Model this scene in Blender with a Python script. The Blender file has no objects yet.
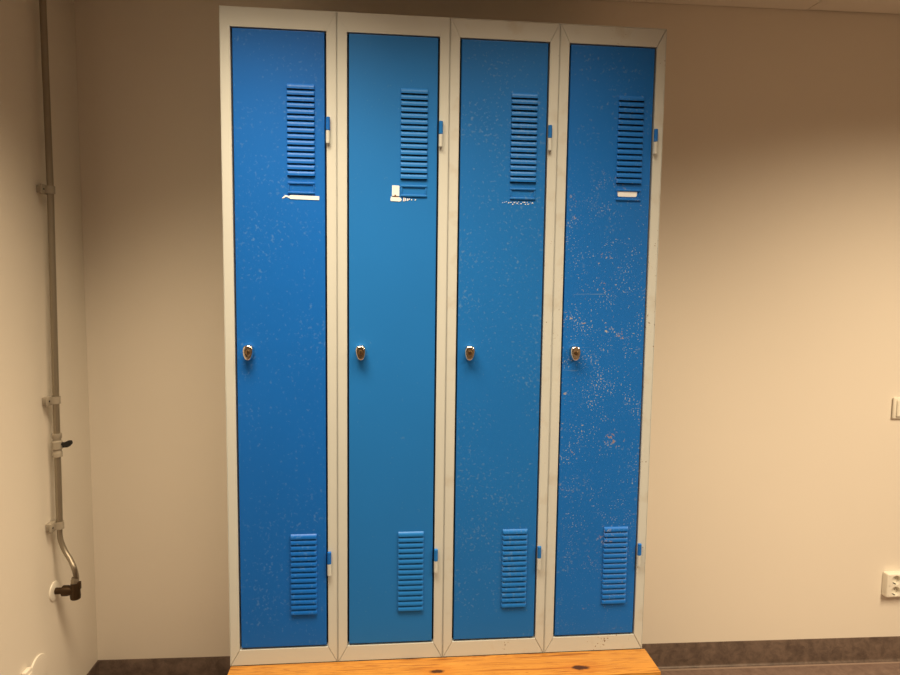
import bpy, bmesh, math, random
from mathutils import Vector, Matrix
random.seed(7)
SC = bpy.context.scene
COL = SC.collection

# ------------------------------------------------------------------ materials
def mat(name, color=(.8, .8, .8), rough=.5, metal=0.0, spec=.5):
    m = bpy.data.materials.new(name); m.use_nodes = True
    b = m.node_tree.nodes['Principled BSDF']
    b.inputs['Base Color'].default_value = (*color, 1)
    b.inputs['Roughness'].default_value = rough
    b.inputs['Metallic'].default_value = metal
    b.inputs['Specular IOR Level'].default_value = spec
    return m

class G:
    """small node-graph helper"""
    def __init__(s, m):
        s.nt = m.node_tree; s.b = s.nt.nodes['Principled BSDF']
        s.tc = s.nt.nodes.new('ShaderNodeTexCoord').outputs['Object']
    def n(s, t, **kw):
        nd = s.nt.nodes.new(t)
        for k, v in kw.items(): setattr(nd, k, v)
        return nd
    def l(s, a, b): s.nt.links.new(a, b)
    def mapping(s, scale=(1, 1, 1), loc=(0, 0, 0), src=None):
        mp = s.n('ShaderNodeMapping'); mp.inputs['Scale'].default_value = scale
        mp.inputs['Location'].default_value = loc
        s.l(src or s.tc, mp.inputs['Vector']); return mp.outputs['Vector']
    def noise(s, scale, detail=3, rough=.55, vec=None, dist=0):
        nd = s.n('ShaderNodeTexNoise'); nd.inputs['Scale'].default_value = scale
        nd.inputs['Detail'].default_value = detail; nd.inputs['Roughness'].default_value = rough
        nd.inputs['Distortion'].default_value = dist
        s.l(vec if vec is not None else s.tc, nd.inputs['Vector']); return nd.outputs['Fac']
    def ramp(s, fac, stops):
        r = s.n('ShaderNodeValToRGB'); e = r.color_ramp.elements
        while len(e) < len(stops): e.new(.5)
        for el, (p, c) in zip(e, stops):
            el.position = p; el.color = (*c, 1) if len(c) == 3 else c
        s.l(fac, r.inputs['Fac']); return r.outputs['Color']
    def math(s, op, a, b):
        nd = s.n('ShaderNodeMath', operation=op)
        for i, v in enumerate((a, b)):
            if isinstance(v, (int, float)): nd.inputs[i].default_value = v
            else: s.l(v, nd.inputs[i])
        return nd.outputs[0]
    def mix(s, fac, a, b):
        nd = s.n('ShaderNodeMix', data_type='RGBA')
        for i, v in ((0, fac), (6, a), (7, b)):
            if isinstance(v, (int, float)): nd.inputs[i].default_value = v
            elif isinstance(v, tuple): nd.inputs[i].default_value = (*v, 1)
            else: s.l(v, nd.inputs[i])
        return nd.outputs[2]
    def bump(s, h, strength=.2, dist=.001):
        nd = s.n('ShaderNodeBump'); nd.inputs['Strength'].default_value = strength
        nd.inputs['Distance'].default_value = dist
        s.l(h, nd.inputs['Height']); s.l(nd.outputs['Normal'], s.b.inputs['Normal'])
    def base(s, c): s.l(c, s.b.inputs['Base Color'])

def wall_paint(name, color, rough=.6):
    m = mat(name, color, rough, spec=.35); g = G(m)
    d = tuple(c * .965 for c in color)
    g.base(g.mix(g.noise(2.2, 4), color, d))
    g.bump(g.noise(260, 3), .25, .0006)
    return m

def door_paint(name, color, speck_amount, speck_color, patch=.5, chips=0.0, seed=0.0):
    m = mat(name, color, .40, spec=.26); g = G(m)
    v = g.mapping(loc=(seed, seed * 1.7, seed * .3))
    tone = g.mix(g.noise(3.0, 4, vec=v), tuple(c * .93 for c in color), tuple(min(1, c * 1.07) for c in color))
    # fine pale specks, denser in loose clusters
    s1 = g.noise(120, 2, .5, vec=v)
    cl = g.noise(7, 3, .6, vec=v)
    f = g.math('ADD', s1, g.math('MULTIPLY', g.math('SUBTRACT', cl, .5), patch))
    fac = g.ramp(f, [(.66 - speck_amount, (0, 0, 0)), (.84 - speck_amount, (1, 1, 1))])
    col = g.mix(g.math('MULTIPLY', fac, .24), tone, speck_color)
    if chips:
        s2 = g.noise(95, 3, .65, vec=v, dist=.6)
        c2 = g.noise(10, 3, .6, vec=g.mapping(loc=(seed + 3.1, 1.2, 4.5)))
        f2 = g.math('ADD', s2, g.math('MULTIPLY', g.math('SUBTRACT', c2, .5), .75))
        k = g.ramp(f2, [(.75 - chips, (0, 0, 0)), (.80 - chips, (1, 1, 1))])
        # worn mainly through the middle of the door
        sep = g.n('ShaderNodeSeparateXYZ'); g.l(g.tc, sep.inputs[0])
        band = g.ramp(g.math('DIVIDE', sep.outputs['Z'], 1.79),
                      [(.04, (.2, .2, .2)), (.30, (.8, .8, .8)), (.55, (1, 1, 1)), (.72, (.6, .6, .6)), (.82, (0, 0, 0))])
        k = g.math('MULTIPLY', k, band)
        rust = g.mix(g.ramp(g.noise(28, 2, vec=v), [(.42, (0, 0, 0)), (.6, (1, 1, 1))]), (.42, .44, .44), (.36, .24, .16))
        col = g.mix(g.math('MULTIPLY', k, .85), col, rust)
        # sparse crisp pin-prick chips
        f5 = g.math('ADD', g.noise(230, 1, .4, vec=g.mapping(loc=(9, seed, 2))), g.math('MULTIPLY', g.math('SUBTRACT', g.noise(12, 3, vec=g.mapping(loc=(1, 7, seed))), .5), .5))
        k5 = g.math('MULTIPLY', g.ramp(f5, [(.68, (0, 0, 0)), (.72, (1, 1, 1))]), band)
        col = g.mix(g.math('MULTIPLY', k5, .6), col, (.50, .54, .54))
        # horizontal scuffs
        sc = g.noise(60, 2, .5, vec=g.mapping(scale=(.10, 1, 1.6), loc=(seed, 2, 0)))
        q = g.ramp(sc, [(.70, (0, 0, 0)), (.74, (1, 1, 1))])
        col = g.mix(g.math('MULTIPLY', g.math('MULTIPLY', q, band), .3), col, (.25, .36, .48))
    g.base(col)
    g.bump(g.noise(420, 2), .12, .0005)
    return m

def frame_paint(name, color, rust=0.0):
    m = mat(name, color, .42, spec=.45); g = G(m)
    col = g.mix(g.noise(4, 3), color, tuple(c * .95 for c in color))
    if rust:
        f = g.math('ADD', g.noise(150, 2), g.math('MULTIPLY', g.math('SUBTRACT', g.noise(9, 3), .5), .7))
        k = g.ramp(f, [(.73 - rust, (0, 0, 0)), (.77 - rust, (1, 1, 1))])
        col = g.mix(k, col, (.16, .09, .045))
        f3 = g.ramp(g.noise(14, 3, vec=g.mapping(loc=(5, 2, 1))), [(.55, (0, 0, 0)), (.72, (1, 1, 1))])
        col = g.mix(g.math('MULTIPLY', f3, .25), col, (.34, .25, .15))
    g.base(col); return m

M = {}
M['wall'] = wall_paint('wall paint', (.83, .78, .70))
M['wall_far'] = wall_paint('low-bounce wall paint', (.20, .16, .12))  # unseen walls, colour darkened to cut bounced light
M['ceil'] = wall_paint('ceiling tile', (.80, .76, .69), .8)
M['frame'] = frame_paint('grey enamel', (.57, .61, .61))
M['frame_worn'] = frame_paint('grey enamel worn', (.57, .61, .61), -.05)
M['frame_end'] = frame_paint('grey enamel spotted', (.57, .61, .61), -.01)
M['door'] = [
    door_paint('blue enamel royal', (.006, .128, .55), .05, (.20, .38, .66), .35, seed=1.3),
    door_paint('blue enamel sky', (.014, .168, .56), -.04, (.22, .38, .55), .30, seed=4.1),
    door_paint('blue enamel mid', (.011, .150, .53), .055, (.26, .40, .52), .45, seed=7.7),
    door_paint('blue enamel chipped', (.008, .140, .55), .0, (.30, .40, .46), .55, chips=.045, seed=11.9)]
M['dark'] = mat('painted recess shade', (.012, .011, .010), .9)  # near-black standing in for shade in louvre slots and keyway
M['chrome'] = mat('worn chrome', (.78, .72, .64), .16, 1.0)
M['key'] = mat('lock brass', (.30, .20, .11), .35, 1.0)
M['white_plastic'] = mat('cream white plastic', (.86, .83, .74), .35)
M['white_card'] = mat('white paper', (.80, .86, .95), .6)
M['stain'] = mat('brown stain', (.12, .06, .03), .6)
M['pipe'] = mat('brushed pipe', (.35, .31, .25), .48, .9)
M['bracket'] = mat('grey bracket plastic', (.36, .32, .26), .40)
M['brass'] = mat('aged brass', (.06, .036, .018), .42, .75)
M['black'] = mat('black plastic', (.010, .009, .008), .6)
M['steel'] = mat('dark steel', (.09, .09, .09), .45, .7)

def vinyl(name, a, b, sc):
    m = mat(name, a, .45, spec=.4); g = G(m)
    f = g.noise(sc, 6, .7, dist=.4)
    g.base(g.ramp(f, [(.35, a), (.66, b)]))
    g.bump(g.noise(300, 2), .08, .0004); return m
M['base'] = vinyl('brown cove vinyl', (.085, .060, .050), (.175, .125, .100), 26)
M['floor'] = vinyl('brown floor vinyl', (.155, .105, .088), (.235, .165, .138), 30)
M['weld'] = mat('weld seam', (.30, .22, .18), .5)

def pine():
    m = mat('oiled pine', (.7, .33, .06), .4, spec=.4); g = G(m)
    v = g.mapping(scale=(.4, 15, 15))
    f = g.noise(4.2, 4, .6, vec=v, dist=1.3)
    col = g.ramp(f, [(.34, (.24, .08, .012)), (.42, (.42, .18, .028)), (.48, (.53, .26, .05)), (.51, (.25, .085, .013)), (.54, (.52, .25, .045)), (.60, (.44, .19, .028)), (.66, (.22, .075, .01))])
    # dark knots at fixed spots along the plank
    for (kx, ky, r) in ((.986, -.080, .017), (.579, -.068, .014), (.20, -.105, .009)):
        mp = g.mapping(scale=(.55, 1.25, 0), loc=(-kx * .55, -ky * 1.25, 0))
        ln = g.n('ShaderNodeVectorMath', operation='LENGTH'); g.l(mp, ln.inputs[0])
        d = g.math('ADD', ln.outputs['Value'], g.math('MULTIPLY', g.math('SUBTRACT', g.noise(60, 2), .5), .012))
        halo = g.ramp(g.math('DIVIDE', d, r * 3.2), [(.25, (1, 1, 1)), (.9, (0, 0, 0))])
        core = g.ramp(g.math('DIVIDE', d, r), [(.55, (1, 1, 1)), (.95, (0, 0, 0))])
        col = g.mix(g.math('MULTIPLY', halo, .55), col, (.40, .14, .018))
        col = g.mix(core, col, (.055, .018, .006))
    g.base(col); g.bump(f, .1, .0005); return m
M['pine'] = pine()

# ------------------------------------------------------------------ mesh helpers
def link(name, bm, materials, parent=None, smooth=False, loc=None):
    me = bpy.data.meshes.new(name)
    bmesh.ops.recalc_face_normals(bm, faces=bm.faces)
    bm.to_mesh(me); bm.free()
    for m in (materials if isinstance(materials, (list, tuple)) else [materials]): me.materials.append(m)
    if smooth:
        for p in me.polygons: p.use_smooth = True
        try: me.set_sharp_from_angle(angle=math.radians(40))
        except Exception: pass
    o = bpy.data.objects.new(name, me); COL.objects.link(o)
    if parent: o.parent = parent
    if loc: o.location = loc
    return o
def empty(name, loc, label, cat, group=None):
    o = bpy.data.objects.new(name, None); o.empty_display_size = .05
    COL.objects.link(o); o.location = loc
    return tag(o, label, cat, group)
def tag(o, label, cat, group=None):
    o['label'] = label; o['category'] = cat
    if group: o['group'] = group
    return o
def struct(name, bm, m, **k):
    o = link(name, bm, m, **k); o['kind'] = 'structure'; return o

def box(bm, lo, hi, bev=0.0, seg=2, mi=0):
    t = bmesh.new()
    r = bmesh.ops.create_cube(t, size=1)
    for v in t.verts:
        v.co = Vector([(lo[i] + hi[i]) / 2 + v.co[i] * (hi[i] - lo[i]) for i in range(3)])
    if bev: bmesh.ops.bevel(t, geom=list(t.edges), offset=bev, segments=seg, affect='EDGES', profile=.5)
    merge(bm, t, mi)
def merge(bm, t, mi=0):
    t.verts.index_update(); vs = [bm.verts.new(v.co) for v in t.verts]
    for f in t.faces:
        try: nf = bm.faces.new([vs[v.index] for v in f.verts]); nf.material_index = mi if mi else f.material_index
        except ValueError: pass
    t.free()
def prism(bm, poly, a, b, axis, mi=0, bev=0):
    """extrude polygon (2D) between a and b along axis"""
    def P(u, v, w): return {'x': (w, u, v), 'y': (u, w, v), 'z': (u, v, w)}[axis]
    t = bmesh.new(); n = len(poly)
    A = [t.verts.new(P(u, v, a)) for u, v in poly]; B = [t.verts.new(P(u, v, b)) for u, v in poly]
    t.faces.new(A); t.faces.new(B[::-1])
    for i in range(n): t.faces.new((A[i], B[i], B[(i + 1) % n], A[(i + 1) % n]))
    bmesh.ops.recalc_face_normals(t, faces=t.faces)
    if bev: bmesh.ops.bevel(t, geom=list(t.edges), offset=bev, segments=2, affect='EDGES')
    merge(bm, t, mi)
def tube(bm, path, radius, n=16, cap=True, mi=0):
    pts = [Vector(p) for p in path]; rings = []
    rad = radius if isinstance(radius, (list, tuple)) else [radius] * len(pts)
    up = None
    for i, p in enumerate(pts):
        d = (pts[min(i + 1, len(pts) - 1)] - pts[max(i - 1, 0)]).normalized()
        if up is None:
            up = d.orthogonal().normalized()
        up = (up - d * up.dot(d)).normalized(); sd = d.cross(up)
        rings.append([bm.verts.new(p + (up * math.cos(2 * math.pi * k / n) + sd * math.sin(2 * math.pi * k / n)) * rad[i]) for k in range(n)])
    for a, b in zip(rings, rings[1:]):
        for k in range(n):
            f = bm.faces.new((a[k], a[(k + 1) % n], b[(k + 1) % n], b[k])); f.material_index = mi
    if cap:
        for r in (rings[0][::-1], rings[-1]):
            f = bm.faces.new(r); f.material_index = mi
def lathe(bm, axis, origin, prof, n=40, mi=0):
    """prof: list of (distance along axis, radius); axis is a Vector"""
    ax = Vector(axis).normalized(); u = ax.orthogonal().normalized(); w = ax.cross(u); o = Vector(origin)
    rings = []
    for t, r in prof:
        rings.append([bm.verts.new(o + ax * t + (u * math.cos(2 * math.pi * k / n) + w * math.sin(2 * math.pi * k / n)) * max(r, 1e-5)) for k in range(n)])
    for a, b in zip(rings, rings[1:]):
        for k in range(n):
            f = bm.faces.new((a[k], a[(k + 1) % n], b[(k + 1) % n], b[k])); f.material_index = mi
    for r in (rings[0][::-1], rings[-1]):
        f = bm.faces.new(r); f.material_index = mi
def catmull(P, k=8):
    P = [Vector(p) for p in P]; P = [P[0] * 2 - P[1]] + P + [P[-1] * 2 - P[-2]]; out = []
    for i in range(1, len(P) - 2):
        a, b, c, d = P[i - 1:i + 3]
        for j in range(k):
            t = j / k
            out.append(.5 * ((2 * b) + (c - a) * t + (2 * a - 5 * b + 4 * c - d) * t * t + (3 * b - a - 3 * c + d) * t ** 3))
    out.append(P[-2]); return out

# ------------------------------------------------------------------ camera and place
ZR = .393          # height datum of the measured locker details
ZB = .3827         # underside of the lockers
XL = -.594         # left wall
YB = .53           # far end of the left wall
XR, YF, ZC = 3.6, -3.0, 2.4510
yb = lambda x: .5 - .0209 * (x - 1.2)     # the back wall is not quite parallel to the row of lockers
cam = bpy.data.cameras.new('camera'); co = bpy.data.objects.new('camera', cam); COL.objects.link(co)
CP = Vector((.43852, -1.77740, 1.46833))
R_ = Vector((.99540491, -.09486349, .01303789)); U_ = Vector((-.00477295, .08683502, .99621127)); F_ = Vector((.09563623, .99169582, -.08598323))
co.matrix_world = Matrix(((R_.x, U_.x, -F_.x, CP.x), (R_.y, U_.y, -F_.y, CP.y), (R_.z, U_.z, -F_.z, CP.z), (0, 0, 0, 1)))
cam.sensor_width = 36; cam.lens = 644.317 / 900 * 36; cam.clip_start = .02
SC.camera = co
def at(px, py, ax, v):
    """point where the sight line through a photo pixel meets the plane coord[ax]=v"""
    d = F_ + R_ * ((px - 450) / 644.317) - U_ * ((py - 337.5) / 644.317)
    return CP + d * ((v - CP[ax]) / d[ax])

# ------------------------------------------------------------------ room
T = .12
def slab(lo, hi):
    bm = bmesh.new(); box(bm, lo, hi); return bm
struct('floor', slab((XL - T, YF - T, -T), (XR + T, YB + T, 0)), M['floor'])
bm = bmesh.new(); prism(bm, [(XL - T, yb(XL - T)), (XR + T, yb(XR + T)), (XR + T, YB + .25), (XL - T, YB + .25)], 0, ZC + .1, 'z')
struct('wall_back', bm, M['wall'])
struct('wall_left', slab((XL - T, YF, 0), (XL, yb(XL) - .0002, ZC + .1)), M['wall'])
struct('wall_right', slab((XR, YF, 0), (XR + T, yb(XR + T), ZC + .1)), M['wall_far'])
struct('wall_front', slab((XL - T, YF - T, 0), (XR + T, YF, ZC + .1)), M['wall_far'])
bm = bmesh.new()
xs = [XL + .001, .72, 1.92, 3.12, XR - .001]
ys = [YF + .001, -1.6, -.4]
for i in range(4):
    gap = .006 if i >= 2 else .0025
    for j in range(3):
        a, b = xs[i] + .0012, xs[i + 1] - .0012
        e = (lambda x: ys[j + 1] - .0012) if j < 2 else (lambda x: yb(x) - gap)
        prism(bm, [(a, ys[j] + .0012), (b, ys[j] + .0012), (b, e(b)), (a, e(a))], ZC, ZC + .02, 'z', bev=.001)
prism(bm, [(XL, YF), (XR, YF), (XR, yb(XR)), (XL, yb(XL))], ZC + .03, ZC + .08, 'z')
struct('ceiling', bm, M['ceil'])

def cove(name, p0, p1, nrm):
    """vinyl skirting turned up the wall with a rounded foot and a pale weld line"""
    p0, p1, nrm = Vector(p0), Vector(p1), Vector(nrm)
    prof = [(.0, .0985), (.0022, .0982), (.0032, .0965), (.0032, .012)]
    prof += [(.0032 + .010 * (1 - math.cos(a)), .012 - .0105 * math.sin(a)) for a in [math.pi / 2 * k / 5 for k in range(1, 6)]]
    prof += [(.022, .0012), (.022, .0), (.0, .0)]
    bm = bmesh.new(); rows = []
    for p in (p0, p1): rows.append([bm.verts.new(p + nrm * d + Vector((0, 0, z))) for d, z in prof])
    n = len(prof)
    for i in range(n):
        f = bm.faces.new((rows[0][i], rows[1][i], rows[1][(i + 1) % n], rows[0][(i + 1) % n]))
        f.material_index = 1 if 8 <= i <= 9 else 0
    bm.faces.new(rows[0]); bm.faces.new(rows[1][::-1])
    return struct(name, bm, [M['base'], M['weld']], smooth=True)
cove('baseboard_back', (XL, yb(XL), 0), (XR, yb(XR), 0), (0, -1, 0))
cove('baseboard_left', (XL, YF, 0), (XL, yb(XL), 0), (1, 0, 0))

# ------------------------------------------------------------------ lockers
W, H, D = .30, 1.7876, .495
FX, FT, FB = .0268, .0496, .0450        # face widths of the front frame: sides, top, bottom
FD = .022                               # depth of the front frame
GX, GZ = .0050, .0036                   # gap round the door
DX0, DX1, DZ0, DZ1 = FX + GX, W - FX - GX, FB + GZ + .0018, H - FT - GZ

def carcass_bm():
    bm = bmesh.new(); t = .0012; e = .0006
    box(bm, (e, .0, 0), (e + t, D, H)); box(bm, (W - e - t, .0, 0), (W - e, D, H))
    box(bm, (e + t, FD, 0), (W - e - t, D, t)); box(bm, (e + t, .0, H - t), (W - e - t, D, H))
    box(bm, (e + t, D - t, t), (W - e - t, D, H - t))
    box(bm, (e + t, FD + .02, H - .26), (W - e - t, D - t, H - .245))      # hat shelf
    return bm
def frame_bm(gl, gr):
    """gl, gr: width of the open mitre at the top left and top right corner"""
    bm = bmesh.new(); e = .0020; g = .0005; b = .0008
    x0, x1, z0, z1 = e, W - e, 0.0, H - .0013
    X0, X1, Z0, Z1 = FX, W - FX, FB, H - FT
    prism(bm, [(x0, z0 + g), (X0, Z0 + g), (X0, Z1 - gl), (x0, z1 - gl)], 0, FD, 'y', bev=b)
    prism(bm, [(x1, z0 + g), (X1, Z0 + g), (X1, Z1 - gr), (x1, z1 - gr)], 0, FD, 'y', bev=b)
    prism(bm, [(x0 + g, z0), (x1 - g, z0), (X1 - g, Z0), (X0 + g, Z0)], 0.0004, FD, 'y', bev=b)
    prism(bm, [(x0 + gl, z1), (x1 - gr, z1), (X1 - gr, Z1), (X0 + gl, Z1)], 0.0004 if gr else 0, FD, 'y', bev=b if gr else 0)
    return bm
LX0, LX1 = .1695, .2425
NL = 15
UZ0, UZ1 = 1.7530 - ZR, 1.9935 - ZR
BZ0, BZ1 = .5365 - ZR, .7715 - ZR
def door_bm(up):
    """pressed sheet door: front skin with two blocks of fifteen hooded louvres, folded edges and a back pan"""
    bm = bmesh.new(); y0 = .0004
    r = .0022
    xs = [DX0 + r, LX0, LX1, DX1 - r]; zs = [DZ0 + r, BZ0, BZ1, UZ0 + up, UZ1 + up, DZ1 - r]
    for i in range(3):
        for j in range(5):
            if i == 1 and j in (1, 3): continue
            a, b, c, d = xs[i], xs[i + 1], zs[j], zs[j + 1]
            bm.faces.new([bm.verts.new(p) for p in ((a, y0, c), (b, y0, c), (b, y0, d), (a, y0, d))])
    # folded rounded edges
    loops = []
    for k in range(5):
        t = math.pi / 2 * k / 4
        ins = r - r * math.sin(t); y = y0 + r - r * math.cos(t)
        loops.append((ins, y))
    loops.append((0, .019)); loops.append((.016, .019))
    L = []
    for ins, y in loops:
        L.append([bm.verts.new(p) for p in ((DX0 + ins, y, DZ0 + ins), (DX1 - ins, y, DZ0 + ins), (DX1 - ins, y, DZ1 - ins), (DX0 + ins, y, DZ1 - ins))])
    for A, B in zip(L, L[1:]):
        for k in range(4): bm.faces.new((A[k], A[(k + 1) % 4], B[(k + 1) % 4], B[k]))
    bm.faces.new(L[-1])
    # louvres
    NS = 8
    VX = [0, .006, .012, .02, .035] + [k / 10 for k in range(1, 10)] + [.965, .98, .988, .994, 1]
    NX = len(VX) - 1
    for z0, z1 in ((BZ0, BZ1), (UZ0 + up, UZ1 + up)):
        p = (z1 - z0) / NL; dep = .0052; gapz = .0020
        for k in range(NL):
            top, low = z1 - k * p, z1 - (k + 1) * p
            rows = []
            for s in range(NS + 1):
                u = s / NS
                prof = 1 - (1 - u) ** 3.6
                row = []
                for q in range(NX + 1):
                    v = VX[q]
                    edge = min(v, 1 - v) * (LX1 - LX0)
                    tp = min(1, edge / .0022); tp = math.sqrt(max(0, 1 - (1 - tp) ** 2))
                    row.append(bm.verts.new((LX0 + v * (LX1 - LX0), y0 - dep * prof * tp, top - .001 - u * (p - .001 - gapz))))
                rows.append(row)
            for A, B in zip(rows, rows[1:]):
                for q in range(NX): bm.faces.new((A[q], A[q + 1], B[q + 1], B[q]))
            # narrow web above the hood
            a = [bm.verts.new((x, y0, z)) for x, z in ((LX0, top), (LX1, top), (LX1, top - .001), (LX0, top - .001))]
            bm.faces.new(a)
    bmesh.ops.remove_doubles(bm, verts=bm.verts, dist=.00005)
    # near-black sheet that colours in the shade behind the hoods
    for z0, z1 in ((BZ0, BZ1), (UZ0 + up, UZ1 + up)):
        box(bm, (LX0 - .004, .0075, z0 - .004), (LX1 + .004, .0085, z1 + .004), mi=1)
    bm.normal_update()
    for f in bm.faces: f.smooth = f.calc_area() < .0004 and len(f.verts) == 4 and f.calc_center_median().y < .0072
    return bm
def ridge_frame(x0, x1, z0, z1, w, h):
    """pressed card holder: rounded ridge all round"""
    bm = bmesh.new()
    box(bm, (x0, -h, z1 - w), (x1, .0008, z1), .0016, 3); box(bm, (x0, -h, z0), (x1, .0008, z0 + w), .0016, 3)
    box(bm, (x0 + .001, -h * .55, z0 + w), (x0 + .001 + w * .55, .0006, z1 - w), .0003)
    box(bm, (x1 - .001 - w * .55, -h * .55, z0 + w), (x1 - .001, .0006, z1 - w), .0003)
    return bm
def lock_bm():
    """chrome cam-lock cover: egg-shaped boss, wide at the top, with a dark-painted keyway"""
    bm = bmesh.new(); n = 40
    def outline(s, dz=0):
        out = []
        for k in range(n):
            a = 2 * math.pi * k / n
            c, sn = math.cos(a), math.sin(a)
            x = math.copysign(abs(c) ** .8, c) * .0136 * (1 + .20 * sn)
            z = math.copysign(abs(sn) ** .85, sn) * (.0205 if sn > 0 else .0215)
            out.append((x * s, z * s + dz))
        return out
    rings = []
    for y, s in ((.0004, 1.03), (-.004, 1.03), (-.0145, 1.0), (-.0185, .95), (-.0208, .86), (-.0215, .72), (-.0212, .50)):
        rings.append([bm.verts.new((x, y, z)) for x, z in outline(s)])
    for A, B in zip(rings, rings[1:]):
        for k in range(n): bm.faces.new((A[k], A[(k + 1) % n], B[(k + 1) % n], B[k]))
    bm.faces.new(rings[0][::-1]); bm.faces.new(rings[-1])
    lathe(bm, (0, -1, 0), (0, -.0205, .001), [(0, .0064), (.0016, .0064), (.0019, .0058), (.0019, 0)], 24, mi=1)
    box(bm, (-.0008, -.0230, -.0035), (.0008, -.0222, .0055), mi=2)  # raised dark bar, its colour stands for the shaded key slot
    return bm
def knuckle(r, z0, z1):
    bm = bmesh.new()
    lathe(bm, (0, 0, 1), (0, 0, z0), [(0, r * .8), (.0008, r), (z1 - z0 - .0008, r), (z1 - z0, r * .8)], 20)
    return bm
def leaf_patch(pts):
    bm = bmesh.new(); prism(bm, pts, -.0006, .0006, 'y'); return bm

INFO = [
    ('tall locker with royal blue door and torn white tape strip, leftmost of the row',),
    ('tall locker with light blue door, upright white paper tag beside its card holder',),
    ('tall locker with mid blue door and faint glue specks below empty card holder',),
    ('tall locker with chipped and scratched dark blue door, white card in its holder, rightmost',)]
GROUP = 'tall blue steel lockers on the bench stand'
tops = [-.0006, 0, 0, 0]
for i in range(4):
    t = empty('locker', (W * i, 0, ZB), INFO[i][0], 'locker', GROUP)
    fm = M['frame'] if i < 2 else M['frame_worn'] if i == 2 else M['frame_end']
    link('carcass', carcass_bm(), fm, t)
    link('front_frame', frame_bm(*((0, 0), (0, 0), (0, .0004), (.0004, .0007))[i]), fm, t, smooth=False)
    up = (0, 0, 0, .0045)[i]                    # the last door's upper vents sit a touch higher
    d = link('door', door_bm(up), [M['door'][i], M['dark']], t)
    link('card_holder', ridge_frame(.1705, .2415, 1.707 + up - ZR, 1.7385 + up - ZR, .0060, .0030), M['door'][i], d, smooth=True)
    bm = bmesh.new()
    for a, c, b_, d_ in ((FX - .001, FB - .001, W - FX + .001, FB + .0055), (FX - .001, H - FT - .0055, W - FX + .001, H - FT + .001), (FX - .001, FB, FX + .007, H - FT), (W - FX - .007, FB, W - FX + .001, H - FT)):
        box(bm, (a, .0225, c), (b_, .0240, d_))
    link('gap_shade_strip', bm, M['black'], t)  # black strips added so the gap round the door looks dark
    lk = link('door_lock', lock_bm(), [M['chrome'], M['key'], M['dark']], d, smooth=True, loc=(.0645, 0, 1.2825 - ZR))
    lk['label'] = 'worn chrome cam lock'
    lk.rotation_euler = (0, math.radians((2, -3, 4, -2)[i]), 0)
    for zm in (1.8745, .6850):
        k = link('hinge_sleeve', knuckle(.0056, zm + .0003 - ZR, zm + .0345 - ZR), M['door'][i], d, smooth=True, loc=(.2772, -.0058, 0))
        k['label'] = 'blue upper hinge sleeve'
        k = link('hinge_pin', knuckle(.0054, zm - .0335 - ZR, zm - .0003 - ZR), fm, t, smooth=True, loc=(.2772, -.0058, 0))
        k['label'] = 'pale grey lower hinge sleeve'
    ly = lambda pts: [(x, z - ZR) for x, z in pts]
    if i == 0:
        bm = leaf_patch(ly([(.1775, 1.6935), (.2530, 1.6925), (.2535, 1.7025), (.1790, 1.7040), (.1735, 1.7010), (.1645, 1.7035), (.1555, 1.6960), (.1580, 1.6945), (.1660, 1.6990), (.1735, 1.6965)]))
        link('tape_strip', bm, M['white_card'], d)['label'] = 'torn strip of white tape'
    if i == 1:
        o = (.30 * 1)
        bm = bmesh.new()
        prism(bm, ly([(.1470, 1.7090), (.1668, 1.7085), (.1672, 1.7350), (.1656, 1.7362), (.1484, 1.7366), (.1472, 1.7352)]), -.0008, .0006, 'y')
        link('paper_tag', bm, M['white_card'], d)['label'] = 'white paper tag'
        bm = bmesh.new()
        prism(bm, ly([(.1432, 1.6950), (.1690, 1.6940), (.1740, 1.6985), (.1712, 1.7032), (.1655, 1.7062), (.1440, 1.7065)]), -.0007, .0006, 'y')
        for (x, w, z, h) in ((.1775, .0035, 1.6945, .0105), (.1818, .0030, 1.6955, .0085), (.1870, .0050, 1.6965, .0060), (.1932, .0024, 1.6985, .0048), (.1985, .0030, 1.6975, .0040), (.2085, .0040, 1.6975, .0036)):
            prism(bm, ly([(x, z), (x + w, z + .001), (x + w * .9, z + h), (x + .0004, z + h * .9)]), -.0005, .0006, 'y')
        link('paper_remnant', bm, M['white_card'], d)['label'] = 'torn white label remnant'
        bm = bmesh.new()
        prism(bm, ly([(.1475, 1.7060), (.1660, 1.7060), (.1660, 1.7078), (.1585, 1.7086), (.1570, 1.7120), (.1545, 1.7120), (.1535, 1.7086), (.1475, 1.7078)]), -.0012, -.0002, 'y')
        link('stain', bm, M['stain'], d)['label'] = 'brown stain on paper tag'
    if i == 2:
        bm = bmesh.new(); rg = random.Random(3)
        for k in range(26):
            x = .152 + .086 * (k / 25) + rg.uniform(-.002, .002); z = 1.6975 + rg.uniform(-.0035, .0035); s = rg.uniform(.0005, .0016)
            prism(bm, ly([(x - s, z - s), (x + s * .8, z - s * 1.1), (x + s, z + s), (x - s * .7, z + s * .9)]), -.0004, .0005, 'y')
        link('glue_residue', bm, M['white_card'], d)['label'] = 'white specks of glue residue'
    if i == 3:
        bm = leaf_patch(ly([(.1760, 1.7200 + up), (.1785, 1.7180 + up), (.2275, 1.7180 + up), (.2305, 1.7205 + up), (.2315, 1.7330 + up), (.2295, 1.7350 + up), (.1765, 1.7352 + up), (.1750, 1.7335 + up)]))
        link('name_card', bm, M['white_card'], d)['label'] = 'white name card'

# ------------------------------------------------------------------ bench
b = empty('bench', (.6, 0, 0), 'orange pine bench plank with dark knots along the foot of the blue lockers', 'bench')
bm = bmesh.new(); box(bm, (-.598, -.1175, ZB - .030), (.608, -.0006, ZB - .0001), .0022, 2)
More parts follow.
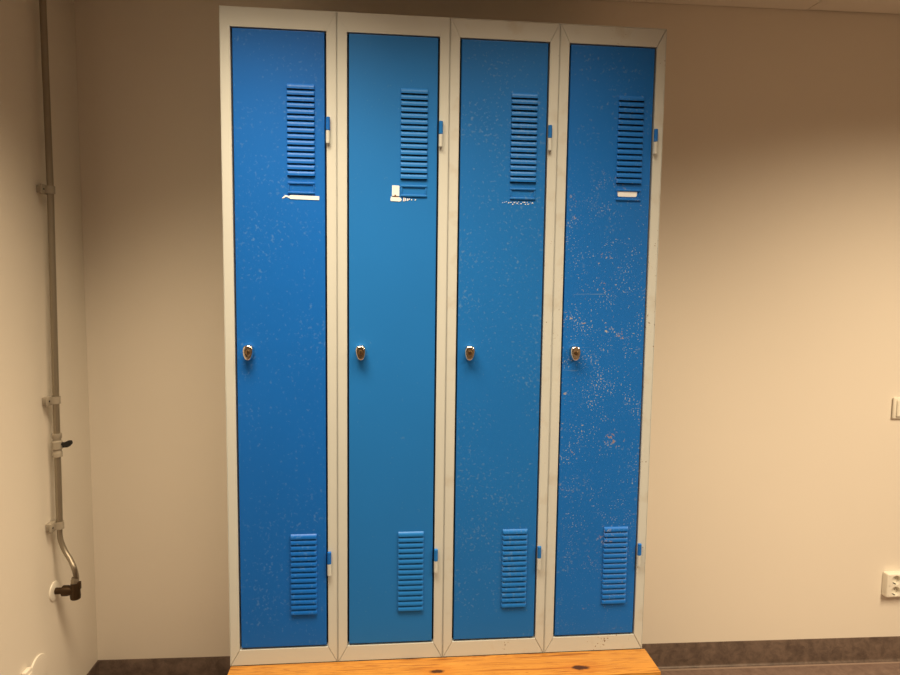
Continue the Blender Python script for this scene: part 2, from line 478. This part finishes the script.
# knots follow the plank's own coordinates
pl = link('seat_plank', bm, M['pine'], b, smooth=True)
me = pl.data
for v in me.vertices: v.co.x += .6
pl.location.x = -.6
bm = bmesh.new()
for y in (.0, .44): box(bm, (-.598, y, ZB - .031), (.598, y + .03, ZB - .001), .002)
for x in (-.598, -.015, .568): box(bm, (x, -.11, ZB - .060), (x + .03, .47, ZB - .0315), .002)
link('stand_frame', bm, M['steel'], b)
for x in (-.598, -.015, .568):
    for y in (.0, .44):
        bm = bmesh.new(); box(bm, (x, y, .004), (x + .03, y + .03, ZB - .0605), .002)
        box(bm, (x - .003, y - .003, .0005), (x + .033, y + .033, .008), .002)
        link('leg', bm, M['steel'], b)

# ------------------------------------------------------------------ pipe on the left wall
OFF = .030
def pw(px, py, off=OFF): return at(px, py, 0, XL + off)
p_top = pw(42.6, 0); p_1 = pw(50.4, 190); p_2 = pw(55.9, 400); p_3 = pw(59.6, 525)
ro = at(53.9, 591, 0, XL); fy, fz = ro.y, ro.z
ctr = lambda off, z: Vector((XL + off, fy, z))
pipe = empty('water_pipe', (XL, fy, fz), 'thin grey metal pipe running down the left wall into a brass elbow', 'pipe')
inv = Matrix.Translation(-Vector((XL, fy, fz)))
def sub(name, bm, m, parent=pipe, smooth=True):
    bmesh.ops.transform(bm, matrix=inv, verts=bm.verts)
    return link(name, bm, m, parent, smooth)
ext = p_top + (p_top - p_1) * ((ZC - .002 - p_top.z) / (p_top.z - p_1.z))
ex = at(75.3, 591, 1, fy).x - XL                   # distance of the elbow from the wall
path = [ext, p_top, p_1, p_2, p_3]
bend = catmull([p_3 + Vector((0, 0, .02)), p_3, pw(60.2, 538, .031), pw(64.5, 550, .043), pw(70.5, 560, .064), pw(74.4, 569, .079), at(76.2, 577, 1, fy), at(76, 583, 1, fy)], 6)
bm = bmesh.new(); tube(bm, path, .0092, 20)
sub('riser', bm, M['pipe'])
bm = bmesh.new(); tube(bm, bend[2:], .0078, 18)
sub('offset_bend', bm, M['pipe'])
# ball valve in the riser
v0 = pw(57.2, 445)
vv = sub('shutoff_valve', (lambda bm: (lathe(bm, (0, 0, 1), v0 + Vector((0, 0, -.036)), [(0, .0095), (0, .0135), (.014, .0135), (.017, .0115), (.022, .0115), (.025, .0150), (.047, .0150), (.050, .0115), (.055, .0115), (.058, .0135), (.072, .0135), (.072, .0095)], 6 * 4), bm)[1])(bmesh.new()), M['bracket'])
bm = bmesh.new(); tube(bm, [v0 + Vector((.010, 0, .003)), v0 + Vector((.024, 0, .003))], .0055, 14)
prism(bm, [(v0.x + .018, v0.z - .007), (v0.x + .034, v0.z - .006), (v0.x + .043, v0.z + .004), (v0.x + .041, v0.z + .013), (v0.x + .030, v0.z + .013), (v0.x + .025, v0.z + .008), (v0.x + .018, v0.z + .008)], v0.y - .008, v0.y + .008, 'y', bev=.0015)
sub('lever', bm, M['black'], vv)['label'] = 'small black lever'
# clips
def clip(lx, ly_, pc, size=1.0):
    bm = bmesh.new(); c = pc; x = XL + OFF; h = .0140 * size
    # stand-off block on the wall with a screw ear on the near side of the pipe
    e0 = at(lx, ly_, 0, XL + .022).y
    box(bm, (XL + .0150, e0, c.z - h), (XL + .022, c.y + .018, c.z + h), .0020)
    box(bm, (XL + .0004, e0 + .010, c.z - h * .8), (XL + .016, c.y + .012, c.z + h * .8), .0020)
    # saddle over the pipe
    pts = []
    for k in range(13):
        a = -math.pi / 2 + math.pi * k / 12
        pts.append((x + math.cos(a) * .0125, c.y + math.sin(a) * .0125))
    poly = [(XL + .012, c.y - .0125)] + pts + [(XL + .012, c.y + .0125)]
    inner = [(x + math.cos(a) * .0094, c.y + math.sin(a) * .0094) for a in [math.pi / 2 - math.pi * k / 12 for k in range(13)]]
    poly += [(XL + .012, c.y + .0094)] + inner + [(XL + .012, c.y - .0094)]
    t = bmesh.new(); n = len(poly)
    A = [t.verts.new((u, v, c.z - h * .8)) for u, v in poly]; B_ = [t.verts.new((u, v, c.z + h * .8)) for u, v in poly]
    for k in range(n): t.faces.new((A[k], B_[k], B_[(k + 1) % n], A[(k + 1) % n]))
    half = n // 2
    for k in range(half - 1):
        t.faces.new((A[k], A[k + 1], A[n - 2 - k], A[n - 1 - k])); t.faces.new((B_[k], B_[k + 1], B_[n - 2 - k], B_[n - 1 - k]))
    merge(bm, t)
    lathe(bm, (1, 0, 0), (XL + .0216, e0 + .010, c.z), [(0, .0030), (.0012, .0028), (.0018, .0)], 16, mi=1)
    return sub('pipe_clip', bm, [M['bracket'], M['black']])
clip(42, 190, p_1); clip(47.5, 399, p_2); clip(51, 525, p_3)
# brass elbow, compression nut, stub and rosette
bm = bmesh.new()
lathe(bm, (0, 0, 1), ctr(ex, fz + .022), [(0, .0115), (.004, .0120), (.014, .0120), (.017, .0100), (.021, .0095)], 6)
sub('compression_nut', bm, M['pipe'])
bm = bmesh.new()
lathe(bm, (0, 0, 1), ctr(ex, fz - .028), [(0, .012), (.002, .0145), (.012, .0155), (.022, .0145), (.046, .0140), (.050, .0120), (.052, .0120)], 28)
lathe(bm, (1, 0, 0), ctr(.026, fz), [(0, .0120), (.001, .0165), (.016, .0165), (.020, .0150), (ex - .032, .0145), (ex - .026, .012)], 28)
lathe(bm, (1, 0, 0), ctr(.003, fz), [(0, .0100), (.024, .0100)], 24)
box(bm, ctr(ex + .010, fz + .004) + Vector((-.002, -.006, 0)), ctr(ex + .017, fz + .028) + Vector((0, .006, 0)), .002)
sub('elbow', bm, M['brass'])['label'] = 'dark aged brass elbow fitting'
bm = bmesh.new()
lathe(bm, (1, 0, 0), ctr(.0004, fz), [(0, .0300), (.0012, .0300), (.0028, .0290), (.0042, .024), (.0050, .016), (.0050, .0112)], 44)
sub('rosette', bm, M['white_plastic'])['label'] = 'round white wall rosette'

# ------------------------------------------------------------------ wall fittings
# round cover near the floor, left wall
c = Vector((XL, .1537, .2956))
bm = bmesh.new(); lathe(bm, (1, 0, 0), (0, 0, 0), [(0, .0500), (.0030, .0500), (.0042, .0492), (.0046, .0470), (.0048, .030), (.0048, .004)], 64)
o = link('outlet_cover', bm, M['wall'], smooth=True, loc=c)
tag(o, 'round painted cover plate low on the left wall below the brass elbow', 'cover plate')
# box nearer the camera
c = at(21.5, 672.5, 0, XL)
bm = bmesh.new(); box(bm, (0, -.004, -.085), (.014, .028, .0), .003, 3)
box(bm, (.0135, .0, -.070), (.0165, .024, -.012), .0012)
o = link('wall_box', bm, M['wall'], smooth=True, loc=(XL + .0004, c.y, c.z))
tag(o, 'small white box low on the left wall, only its top showing at the bottom edge', 'wall box')
# switch
s = empty('light_switch', (at(891.5, 408, 1, .475).x + .041, yb(2.41) - .0004, at(891.5, 407.8, 1, .475).z), 'cream rocker light switch on the back wall, cut by the right edge', 'light switch')
bm = bmesh.new(); box(bm, (-.041, -.010, -.041), (.041, 0, .041), .0045, 3)
link('plate', bm, M['white_plastic'], s, True)
bm = bmesh.new(); prism(bm, [(-.0165, -.031), (-.0095, -.031), (-.0095, .031), (-.0145, .031)], -.030, .030, 'x', bev=.0015)
link('rocker', bm, M['white_plastic'], s, True)
# socket
s = empty('wall_socket', (at(882, 583, 1, .475).x + .041, yb(2.42) - .0004, at(882, 583, 1, .475).z), 'cream double wall socket low on the back wall at the right edge', 'wall socket')
bm = bmesh.new(); dep = .026; hw, hh = .041, .048
# box with two round wells in its front, one above the other
t = bmesh.new()
ring_out = []
rw = .0190
def well(cz, z0, z1):
    n = 32; rim = []; out = []
    for k in range(n):
        a = 2 * math.pi * k / n; cx_, cz_ = math.cos(a), math.sin(a)
        rim.append(t.verts.new((-.004 + cx_ * rw, -dep, cz + cz_ * rw)))
        sx = (hw - .006 - -.004 * (1 if cx_ > 0 else -1)) / abs(cx_) if abs(cx_) > 1e-6 else 1e9
        sz = ((z1 - cz) if cz_ > 0 else (cz - z0)) / abs(cz_) if abs(cz_) > 1e-6 else 1e9
        m_ = min(sx, sz); out.append(t.verts.new((-.004 + cx_ * m_, -dep, cz + cz_ * m_)))
    back = [t.verts.new((-.004 + (v.co.x + .004) * .93, -dep + .0165, cz + (v.co.z - cz) * .93)) for v in rim]
    for k in range(n):
        j = (k + 1) % n
        t.faces.new((rim[k], rim[j], out[j], out[k])); t.faces.new((back[k], back[j], rim[j], rim[k]))
    t.faces.new(back)
well(.022, 0, .042); well(-.022, -.042, 0)
merge(bm, t)
# rounded shell around the front
def loop(ix, y, r=.006):
    pts = []
    for (sx, sz) in ((1, 1), (-1, 1), (-1, -1), (1, -1)):
        a0 = {(1, 1): 0, (-1, 1): 90, (-1, -1): 180, (1, -1): 270}[(sx, sz)]
        for k in range(6):
            a = math.radians(a0 + 90 * k / 5)
            pts.append(bm.verts.new((sx * (hw - r) + (r - ix) * math.cos(a), y, sz * (hh - r) + (r - ix) * math.sin(a))))
    return pts
Ls = [loop(.006, -dep), loop(.0035, -dep + .0006), loop(.0012, -dep + .0025), loop(.0003, -dep + .006), loop(0, -.006), loop(0, 0)]
for A, B_ in zip(Ls, Ls[1:]):
    for k in range(24): bm.faces.new((A[k], A[(k + 1) % 24], B_[(k + 1) % 24], B_[k]))
bm.faces.new(Ls[-1])
link('housing', bm, M['white_plastic'], s, True)
for cz in (.022, -.022):
    bm = bmesh.new()
    for dx in (-.0075, .0075): lathe(bm, (0, -1, 0), (-.004 + dx, -dep + .0163, cz), [(0, .0020), (.0004, .0019), (.0004, 0)], 14)
    for sg in (-1, 1): box(bm, (-.004 - .0025, -dep + .004, cz + sg * .0165 - .0012), (-.004 + .0025, -dep + .0150, cz + sg * .0165 + .0012))
    link('contacts', bm, M['steel'], s)

# ------------------------------------------------------------------ lights: ceiling lamps of the room (behind and above the camera's view)
def lamp(name, loc, sx, sy, power, color, spread=180, rot=(0, 0, 0)):
    l = bpy.data.lights.new(name, 'AREA'); l.shape = 'RECTANGLE'; l.size = sx; l.size_y = sy
    l.energy = power; l.color = color; l.spread = math.radians(spread)
    o = bpy.data.objects.new(name, l); COL.objects.link(o); o.location = loc; o.rotation_euler = rot
    return o
WARM = (1.0, .775, .50)
lamp('ceiling_lamp', (.10, -.54, ZC - .01), .60, .50, 19, WARM, 108)
lamp('ceiling_lamp', (.80, -.54, ZC - .01), .60, .50, 10.5, WARM, 106)  # added source, split off the lamp before it to spread light rightwards
lamp('ceiling_lamp', (2.45, -1.35, ZC - .01), .40, 1.60, 84, WARM, 145)
w = bpy.data.worlds.new('world'); SC.world = w; w.use_nodes = True
w.node_tree.nodes['Background'].inputs['Color'].default_value = (1, .8, .55, 1)
w.node_tree.nodes['Background'].inputs['Strength'].default_value = .0

SC.view_settings.view_transform = 'Standard'
SC.view_settings.look = 'None'
SC.view_settings.gamma = 1
SC.view_settings.use_curve_mapping = False
SC.view_settings.exposure = 0.0
